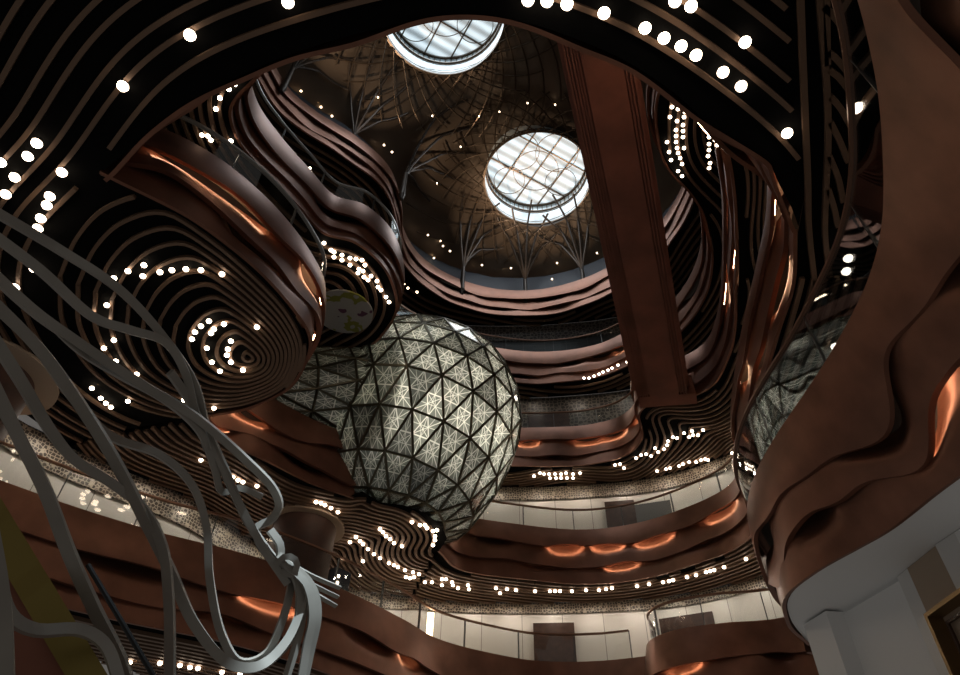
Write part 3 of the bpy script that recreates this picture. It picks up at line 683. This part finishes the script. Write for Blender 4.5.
lights([(404, 284), (408, 288), (417, 292)], S4, 'tiny downlight just left above the globe top', 'three downlights left above the globe', mesh=TINY)
lights([(584, 378), (589, 378), (594, 376), (599, 374), (603, 372), (608, 370), (612, 368), (618, 365), (627, 362)], S4, 'small round downlight in the short row left of the footbridge', 'short row of downlights left of the footbridge')
lights([(680, 100), (672, 107), (678, 109), (685, 112), (670, 117), (684, 117), (677, 121), (683, 125), (676, 130), (683, 131), (676, 136), (683, 137), (667, 142), (676, 142), (677, 148), (684, 148), (669, 152), (678, 153), (680, 158), (671, 160), (682, 164), (678, 171), (682, 176)], S4, 'small round downlight in the oval cluster at upper right', 'oval cluster of downlights at upper right')
lights([(242, 69), (235, 84), (229, 89), (220, 98), (216, 109), (194, 98), (202, 135), (208, 136), (211, 140), (231, 141)], S3, 'small round downlight in the slats at upper left behind the near soffit edge', 'downlights in the far upper left slats')
lights([(289, 153), (288, 161), (291, 168), (310, 168), (311, 172), (303, 184), (311, 189), (297, 172), (299, 177), (330, 201), (339, 205)], 20.5, 'tiny sparkling light behind the upper left glass railing', 'sparkling lights behind the upper left railing', mesh=TINY)
lights([(301, 91), (321, 107), (332, 116), (328, 125), (384, 145), (392, 152), (428, 235), (443, 246), (450, 251), (434, 258), (482, 265), (511, 268), (557, 263), (552, 279), (597, 253), (496, 285), (508, 284)], 30.6, 'tiny light dot in the dark cove around the domed ceiling', 'light dots in the ceiling cove', mesh=TINY)
lights([(130, 662), (160, 663), (180, 665), (190, 667), (198, 668), (222, 672), (240, 674)], 6.31, 'small round downlight under the lowest balcony at bottom left', 'downlights under the lowest balcony')

# added fill lights, without fittings, that brighten the corridor walls
for z, E_, st in ((11.2, 10, 5), (16.3, 8, 6), (21.3, 5, 7)):
    w = WALL - normals(WALL) * .75
    for i in range(24, len(w) - 10, st):
        l = bpy.data.lights.new('corridor_fill', 'AREA'); l.energy = E_; l.color = (1, .88, .74); l.size = .25
        lo = bpy.data.objects.new('corridor_fill', l); C.objects.link(lo); lo.location = (w[i][0], w[i][1], z)

# ------------------------------------------------------------------ glass globe
GR = 3.85; gc = Vector((-2.2, 20.4, 0)); best = min(((abs(proj((gc.x, gc.y, z))[1] - 417), z) for z in np.arange(12, 20, .05))); gc.z = best[1]
vdir = gc.normalized(); right = vdir.cross(Vector((0, 0, 1))).normalized(); upv = right.cross(vdir).normalized()
ax = (Vector((0, 0, 1)) * math.cos(.17) + right * math.sin(.17)).normalized()
ex = ax.cross(Vector((0, 1, 0))).normalized(); ey = ax.cross(ex)
globe = empty('glass_globe', gc, 'large faceted glass globe of triangular panes hanging in the centre of the atrium', 'globe')
NS = 20
rings = []
for k, th in enumerate(np.radians([7, 23, 39, 55, 71, 87, 103, 119, 134, 149, 162, 173])):
    r = GR * math.sin(th); z = GR * math.cos(th)
    if th > PI / 2: r *= 1 + .03 * ((th - PI / 2) / 1.0) ** 2; z *= 1.0 + .40 * min(1, (th - PI / 2) / .7)
    rings.append([gc + (ex * math.cos(2 * PI * (j + .5 * (k % 2)) / NS) + ey * math.sin(2 * PI * (j + .5 * (k % 2)) / NS)) * r + ax * z for j in range(NS)])
for q_ in rings:
    for p_ in q_: p_.z = max(p_.z, 11.5)
def tiers(rings, parent, closed=True, name='glass_tier', bar=.075, axis_pt=lambda q: gc):
    fr = MB()
    for k in range(len(rings) - 1):
        A, B = rings[k], rings[k + 1]; n = len(A); vs = []; fs = []; bar_ = []
        for j in range(n if closed else n - 1):
            j1 = (j + 1) % n
            tr = ((A[j], A[j1], B[j]), (A[j1], B[j1], B[j])) if k % 2 == 1 else ((A[j], A[j1], B[j]), (A[j1], B[j1], B[j]))
            if k % 2 == 1: tr = ((A[j], A[j1], B[j1]), (A[j], B[j1], B[j]))
            for t in tr:
                mid = (t[0] + t[1] + t[2]) / 3
                if (t[1] - t[0]).cross(t[2] - t[0]).dot(mid - axis_pt(mid)) < 0: t = (t[0], t[2], t[1])
                fs.append((len(vs), len(vs) + 1, len(vs) + 2)); vs += [tuple(p) for p in t]
                for a, b_ in ((t[0], t[1]), (t[1], t[2]), (t[2], t[0])):
                    bar_.append((a, b_))
        me = bpy.data.meshes.new(name); me.from_pydata(vs, [], fs); me.materials.append(M['globe'])
        at = me.attributes.new('bary', 'FLOAT_VECTOR', 'POINT'); at.data.foreach_set('vector', [1, 0, 0, 0, 1, 0, 0, 0, 1] * len(fs))
        rn = random.Random(k * 7 + 1); tone = me.attributes.new('tone', 'FLOAT', 'POINT'); tl = []  # random pane brightness put into the colour, imitating uneven reflections
        for _ in fs: tl += [rn.choice((.35, .6, .8, .95, 1.1))] * 3
        tone.data.foreach_set('value', tl)
        link(name, me, parent)
        done = set()
        for a, b_ in bar_:
            key = tuple(sorted((tuple(round(x, 3) for x in a), tuple(round(x, 3) for x in b_))))
            if key in done: continue
            done.add(key); fr.sweep([a, b_], bar, bar, upv=((a + b_) / 2 - gc).normalized(), caps=False)
    return fr
fr = tiers(rings, globe)
o = MB(); o.face([o.vert(p) for p in rings[0]]); 
fr.build('lattice_frame', M['frame'], globe, smooth=False); o.build('top_cap', M['frame'], globe)
# the neck towards the left
nc = PR(300, 395, 24.2); nd = (nc - gc).normalized(); nx = nd.cross(Vector((0, 0, 1))).normalized(); ny = nx.cross(nd)
nr = []
for k, (t, r) in enumerate(((2.2, 2.6), (3.5, 2.0), (4.7, 1.65), (5.9, 1.5))):
    nr.append([gc + nd * t + (nx * math.cos(2 * PI * (j + .5 * (k % 2)) / 14) + ny * math.sin(2 * PI * (j + .5 * (k % 2)) / 14)) * r for j in range(14)])
fr = tiers(nr, globe, name='glass_neck', axis_pt=lambda q: gc + nd * (q - gc).dot(nd)); fr.build('neck_frame', M['frame'], globe, smooth=False)
l = bpy.data.lights.new('globe_lamp', 'POINT'); l.energy = 800; l.color = (1, .93, .80); l.shadow_soft_size = .6
lo = bpy.data.objects.new('globe_lamp', l); C.objects.link(lo); lo.location = gc - ax * 1.2

# ------------------------------------------------------------------ copper footbridge
zb = 16.15
A = [P(556, 20, zb), P(637.5, 398, zb)]; B = [P(628, 20, zb), P(688.5, 394, zb)]
bridge = empty('footbridge', P(600, 200, zb), 'long straight copper-clad footbridge crossing the atrium diagonally at upper right', 'footbridge')
def strip(lo_, hi_, name, m, zoff0, zoff1):
    o = MB(); q = [A[0].lerp(B[0], lo_), A[0].lerp(B[0], hi_), A[1].lerp(B[1], hi_), A[1].lerp(B[1], lo_)]
    lo4 = [v + Vector((0, 0, zoff0)) for v in q]; hi4 = [v + Vector((0, 0, zoff1)) for v in q]
    idx = [o.vert(v) for v in lo4 + hi4]
    for f in ((0, 1, 2, 3), (7, 6, 5, 4), (0, 4, 5, 1), (1, 5, 6, 2), (2, 6, 7, 3), (3, 7, 4, 0)): o.face([idx[i] for i in f])
    return o.build(name, M[m], bridge, smooth=False)
strip(0, 1, 'deck_box', 'copper_side', .12, 1.9)
strip(.24, .82, 'underside_panel', 'copper_side', .0, .119)
for k, (a, b) in enumerate(((.0, .035), (.05, .075), (.10, .13), (.15, .17), (.19, .215), (.845, .87), (.90, .925), (.95, .975))): strip(a, b, 'cladding_fin', 'copper_side', .02, .119)
strip(-.06, -.0, 'side_parapet', 'copper_side', .35, 2.9); strip(1.0, 1.06, 'side_parapet', 'copper_side', .35, 2.9)
o = MB(); e0 = A[1].lerp(B[1], .02); e1 = A[1].lerp(B[1], 1.15); d = (A[1] - A[0]).normalized()
o.box((e0 + e1) / 2 + d * .35 + Vector((0, 0, .5)), (e1 - e0) / 2, d * .3, (0, 0, .45)); o.build('end_support', M['copper_side'], bridge, smooth=False)

# ------------------------------------------------------------------ round columns, mural disc
def round_column(u, v, z, r, z0, label, halo):
    c = P(u, v, z); root = empty('round_column', (c.x, c.y, z0), label, 'column')
    o = MB(); o.grid([circ(c, r, z0, 40), circ(c, r, z - .02, 40)], closed=True); o.build('shaft', M['wood'], root)
    o = MB(); o.grid([circ(c, r, z - .02, 40), circ(c, r + halo, z - .05, 40), circ(c, r + halo, z - .14, 40), circ(c, r, z - .14, 40)], closed=True); o.build('ceiling_collar', M['beige'], root)
round_column(306, 524, 11.36, 1.0, 8.45, 'round red-brown wooden column with white ceiling ring behind the lower railing', .26)
round_column(-6, 372, 11.36, 1.0, 8.45, 'round red-brown column with white ceiling ring cut by the left edge', .55)
mc = P(344, 311, 16.40)
o = MB(); o.grid([circ(mc, .95, 16.33, 40), circ(mc, .95, 16.40, 40)], closed=True); ii = [o.vert(p) for p in circ(mc, .95, 16.33, 40)]; o.face(ii[::-1])
def medf():
    m = mat('painted_disc', (.4, .4, .38), .6); nt = m.node_tree; b = nt.nodes['Principled BSDF']
    tc = N(nt, 'ShaderNodeTexCoord'); vo = N(nt, 'ShaderNodeTexNoise', Scale=1.6); nt.links.new(tc.outputs['Object'], vo.inputs['Vector'])
    r = N(nt, 'ShaderNodeValToRGB'); r.color_ramp.interpolation = 'CONSTANT'; e = r.color_ramp.elements
    e[0].position = 0; e[0].color = (.10, .03, .07, 1); e[1].position = .40; e[1].color = (.34, .34, .32, 1)
    x = e.new(.58); x.color = (.2, .21, .03, 1); x = e.new(.66); x.color = (.34, .34, .32, 1)
    nt.links.new(vo.outputs['Fac'], r.inputs[0]); nt.links.new(r.outputs[0], b.inputs['Base Color']); return m
tag(o.build('ceiling_medallion', medf()), 'pale round painted ceiling disc with green and purple marks above the globe left', 'disc')

# ------------------------------------------------------------------ lower left: escalator flank with olive trim
esc = empty('escalator', PR(60, 640, 6.6), 'copper-clad escalator flank with olive gold edge at the bottom left corner', 'escalator')
e0, e1 = PR(-60, 428, 7.2), PR(125, 740, 6.0); dd = (e1 - e0).normalized(); vd = ((e0 + e1) / 2).normalized(); sd = dd.cross(vd).normalized()
o = MB(); o.box((e0 + e1) / 2, dd * (e1 - e0).length / 2, sd * .105, vd * .05); o.build('edge_trim', M['olive'], esc, smooth=False)
o = MB(); s2 = sd if proj((e0 + e1) / 2 + sd)[0] < proj((e0 + e1) / 2)[0] else -sd
o.box((e0 + e1) / 2 + s2 * 1.1 + vd * .12, dd * (e1 - e0).length / 2, sd * 1.02, vd * .06); o.build('cladding_panel', M['copper_side'], esc, smooth=False)
h0, h1 = PR(88, 565, 6.4), PR(162, 690, 6.0)
o = MB(); o.tube([h0, h0.lerp(h1, .5), h1], .02, 8); o.build('handrail', M['black'], esc)

# ------------------------------------------------------------------ steel ribbon sculpture
scu = empty('ribbon_sculpture', PR(290, 590, 8.2), 'tangle of looping grey steel ribbons sweeping down the lower left into a knot', 'sculpture')
RB_ = [
    # outlines by place in the photo and distance from the eye
    ([(-20, 203, 7.0), (60, 250, 7.2), (120, 290, 7.4), (170, 345, 7.6), (195, 385, 7.7), (206, 425, 7.8), (225, 470, 7.9), (247, 520, 8.0), (275, 560, 8.1), (292, 577, 8.1)], .085),
    ([(-20, 225, 6.8), (40, 270, 6.9), (95, 318, 7.1), (130, 330, 7.2), (165, 342, 7.4), (185, 372, 7.6), (195, 410, 7.7), (208, 450, 7.8)], .085),
    ([(-20, 262, 6.6), (35, 312, 6.8), (70, 337, 6.9), (140, 383, 7.2), (197, 418, 7.6), (246, 460, 7.9), (274, 490, 8.1), (279, 507, 8.2), (271, 520, 8.2), (258, 527, 8.2), (259, 542, 8.15), (283, 572, 8.1)], .09),
    ([(-20, 290, 6.5), (40, 350, 6.7), (90, 420, 6.9), (120, 470, 7.0), (145, 520, 7.1), (170, 570, 7.2), (195, 625, 7.4), (230, 664, 7.6), (262, 665, 7.8), (288, 640, 7.9), (302, 605, 8.0), (300, 575, 8.1)], .10),
    ([(-20, 318, 6.3), (20, 380, 6.4), (50, 430, 6.6), (75, 460, 6.8), (110, 482, 7.0), (140, 505, 7.1), (162, 545, 7.1), (169, 600, 7.1), (170, 690, 7.1)], .09),
    ([(-15, 370, 6.0), (15, 430, 6.1), (45, 490, 6.3), (70, 555, 6.4), (95, 610, 6.5), (120, 660, 6.5), (132, 700, 6.5)], .10),
    ([(-5, 560, 5.6), (10, 615, 5.7), (35, 630, 5.8), (80, 630, 5.9), (105, 645, 6.0), (122, 690, 6.0)], .085),
    ([(-12, 520, 5.4), (2, 600, 5.4), (6, 700, 5.4)], .10),
    ([(48, 320, 6.84), (80, 350, 6.98), (120, 375, 7.2), (165, 400, 7.4), (200, 432, 7.7), (215, 470, 7.9), (222, 492, 8.0), (240, 488, 8.1), (262, 497, 8.2)], .075),
    ([(45, 358, 6.74), (72, 396, 6.88), (110, 436, 7.2), (160, 455, 7.4), (192, 485, 7.6), (206, 525, 7.7), (210, 580, 7.7), (222, 635, 7.8), (240, 662, 7.9), (265, 655, 8.0), (285, 612, 8.0), (292, 580, 8.1)], .08),
    ([(170, 372, 7.5), (190, 402, 7.7), (214, 450, 7.85), (240, 505, 7.95), (266, 552, 8.0), (288, 584, 8.05)], .085),
    ([(270, 530, 8.0), (280, 545, 8.0), (281, 560, 8.0), (296, 575, 8.0), (303, 605, 8.0), (296, 645, 8.0), (282, 690, 8.0)], .085),
    ([(278, 555, 7.95), (292, 570, 7.95), (306, 585, 7.95), (312, 615, 7.95), (306, 650, 7.95), (298, 700, 7.95)], .085),
    ([(280, 562, 8.05), (300, 572, 8.05), (314, 590, 8.05), (318, 615, 8.05), (310, 655, 8.05), (300, 700, 8.05)], .075),
    ([(276, 560, 8.0), (290, 568, 7.98), (299, 590, 7.98), (297, 622, 7.98), (282, 650, 7.95), (255, 668, 7.9)], .085),
    ([(284, 560, 8.1), (310, 575, 8.3), (340, 588, 8.6)], .05), ([(284, 566, 8.1), (310, 583, 8.3), (338, 597, 8.6)], .05), ([(286, 572, 8.1), (312, 592, 8.3), (336, 606, 8.6)], .05),
    ([(275, 565, 7.95), (287, 556, 7.9), (297, 562, 7.92), (292, 575, 7.95), (282, 570, 8.0)], .07),
]
for pts, w in RB_:
    c, _ = smooth([tuple(PR(*p)) for p in pts], .06)
    o = MB(); mid = Vector(c[len(c) // 2]); rows = []
    # keep the broad face turned outward from the sculpture's axis, with a slow twist
    n = len(c)
    for i in range(n):
        t = Vector(c[min(i + 1, n - 1)] - c[max(i - 1, 0)]).normalized(); v = Vector(c[i]).normalized()
        sd = t.cross(v).normalized(); u2 = sd.cross(t).normalized(); an = .45 * math.sin(i * .06 / 1.1 + w * 90)
        a = (sd * math.cos(an) + u2 * math.sin(an)) * w / 2 * .92; bb = (u2 * math.cos(an) - sd * math.sin(an)) * w * .28
        p = Vector(c[i]); rows.append([p + a + bb, p - a + bb, p - a - bb, p + a - bb])
    o.grid(rows, closed=True); o.face((0, 1, 2, 3)); o.face([len(o.v) - 1 - k for k in range(4)])
    o.build('ribbon', M['steel'], scu, sharp=35)

for src, tgt, e in (((-.5, 2.6, 11.1), PR(300, 610, 8.0), 11000), ((-.5, 2.6, 11.1), PR(180, 430, 7.4), 350)):
    l = bpy.data.lights.new('accent_spot', 'SPOT'); l.energy = e; l.color = (.74, .90, 1); l.spot_size = .30 if e > 1000 else .7; l.spot_blend = .9; l.shadow_soft_size = .06
    lo = bpy.data.objects.new('accent_spot', l); C.objects.link(lo); lo.location = src; lo.rotation_euler = (Vector(tgt) - Vector(src)).to_track_quat('-Z', 'Y').to_euler()

# ------------------------------------------------------------------ lower right shopfront under the near balcony
zs = 6.30
w0, w1, w2, w3 = P(803, 623, zs), P(825, 609, zs), P(842, 610, zs), P(897, 577, zs)
w4, w5 = P(935, 545, zs), P(985, 512, zs)
def panel(a, b, z0, z1, th, name, m, kind='structure', parent=None):
    o = MB(); a = Vector((a[0], a[1], 0)); b = Vector((b[0], b[1], 0)); d = (b - a); n = Vector((-d.y, d.x, 0)).normalized()
    if n.dot(a) < 0: n = -n
    o.box((a + b) / 2 + n * th / 2 + Vector((0, 0, (z0 + z1) / 2)), d / 2, n * th / 2, (0, 0, (z1 - z0) / 2)); return o.build(name, M[m], parent, kind, smooth=False)
panel(w0, w1, -1.6, zs - .04, .5, 'wall_shop_pier', 'white'); panel(w1 + (w2 - w1) * 0.02, w2, -1.6, zs - .04, .5, 'wall_shop_pier_side', 'white'); panel(w2, w3, -1.6, zs - .08, .2, 'wall_shop_right', 'white')
panel(w3, w3.lerp(w4, .28), -1.6, zs, .3, 'trim_4', 'stripe_white'); panel(w3.lerp(w4, .26), w4.lerp(w5, .2), -1.6, zs, .1, 'wall_shop_niche', 'beige'); panel(w4, w4.lerp(w5, .45), -1.6, zs, .3, 'trim_5', 'stripe_white'); panel(w4.lerp(w5, .4), w5, -1.6, zs, .1, 'wall_shop_end', 'white')
# gilded display case hung on the niche
cs = []
nb = w3.lerp(w4, .3); nd2 = (w4 - w3); nd2.z = 0; nd2.normalize(); nn = Vector((nd2.y, -nd2.x, 0))
if nn.dot(nb) > 0: nn = -nn
case_a = nb + nn * .3; t0 = min(np.arange(-1.5, 1.5, .02), key=lambda t: min((proj(case_a + nd2 * t + Vector((0, 0, z - zs)))[0] - 926) ** 2 + (proj(case_a + nd2 * t + Vector((0, 0, z - zs)))[1] - 614) ** 2 for z in np.arange(3, 6.2, .1)))
z0 = min(np.arange(3, 6.2, .02), key=lambda z: (proj(case_a + nd2 * t0 + Vector((0, 0, z - zs)))[0] - 926) ** 2 + (proj(case_a + nd2 * t0 + Vector((0, 0, z - zs)))[1] - 614) ** 2)
ca = case_a + nd2 * t0; ca.z = z0
case = empty('display_case', ca, 'gold framed wall display case at the bottom right corner', 'display case')
W_, H_, D_ = 1.6, 2.4, .28
def cbox(x0, x1, zz0, zz1, d0, d1, name, m):
    o = MB(); c = ca + nd2 * (x0 + x1) / 2 + nn * (d0 + d1) / 2 + Vector((0, 0, (zz0 + zz1) / 2)); o.box(c, nd2 * (x1 - x0) / 2, nn * (d1 - d0) / 2, (0, 0, (zz1 - zz0) / 2)); return o.build(name, M[m], case, smooth=False)
cbox(0, .07, -H_, 0, -D_, .05, 'frame', 'gold'); cbox(.07, W_, -.07, 0, -D_, .05, 'frame', 'gold'); cbox(W_, W_ + .07, -H_, 0, -D_, .05, 'frame', 'gold'); cbox(.07, W_, -H_, -H_ + .07, -D_, .05, 'frame', 'gold')
cbox(.07, W_, -H_, -.07, -D_, -D_ + .04, 'back_panel', 'beige'); cbox(.2, .25, -H_, -.2, -D_ + .1, -D_ + .15, 'inner_frame', 'darkdoor'); cbox(.25, W_, -.25, -.2, -D_ + .1, -D_ + .15, 'inner_frame', 'darkdoor')
arc = [ca + nd2 * (.75 - .45 * math.cos(t)) + Vector((0, 0, -1.35 + .45 * math.sin(t))) - nn * .05 for t in np.linspace(0, PI, 16)]
o = MB(); o.tube(arc, .02, 8); o.build('hoop', M['darkdoor'], case)

# lit bar and dark light panel on the lowest balcony
p = PY(430, 626, 22.6)
o = MB(); o.box(p, (.10, 0, 0), (0, .06, 0), (0, 0, .42)); tag(o.build('light_bar', M['warmbar'], smooth=False), 'bright vertical light bar behind the lower railing below the globe', 'lamp')
c = P(336, 596, 8.75); lp_ = empty('lantern', c, 'narrow dark blue lantern with three warm lamps beside the steel knot', 'lantern')
o = MB(); o.box(c, (.20, .20, 0), (-.12, .12, 0), (0, 0, .75)); o.build('panel', M['navy'], lp_, smooth=False)
for dz in (.08, .28, .48):
    o = MB(); o.tube([c + Vector((.02, -.26, dz - .03)), c + Vector((.02, -.26, dz + .03))], .045, 10); o.build('lamp_bulb', M['lampdim'], lp_)

# ------------------------------------------------------------------ world, camera
w = bpy.data.worlds.new('World'); bpy.context.scene.world = w; w.use_nodes = True
w.node_tree.nodes['Background'].inputs[0].default_value = (1, .93, .86, 1); w.node_tree.nodes['Background'].inputs[1].default_value = .10
cam = bpy.data.cameras.new('Camera'); cam.sensor_width = 36; cam.lens = F / 960 * 36; cam.clip_end = 200
co = bpy.data.objects.new('Camera', cam); C.objects.link(co); co.matrix_world = ROT.to_4x4(); bpy.context.scene.camera = co
sc = bpy.context.scene
sc.view_settings.view_transform = 'Standard'; sc.view_settings.look = 'None'; sc.view_settings.gamma = 1; sc.view_settings.exposure = .18
sc.cycles.use_denoising = True
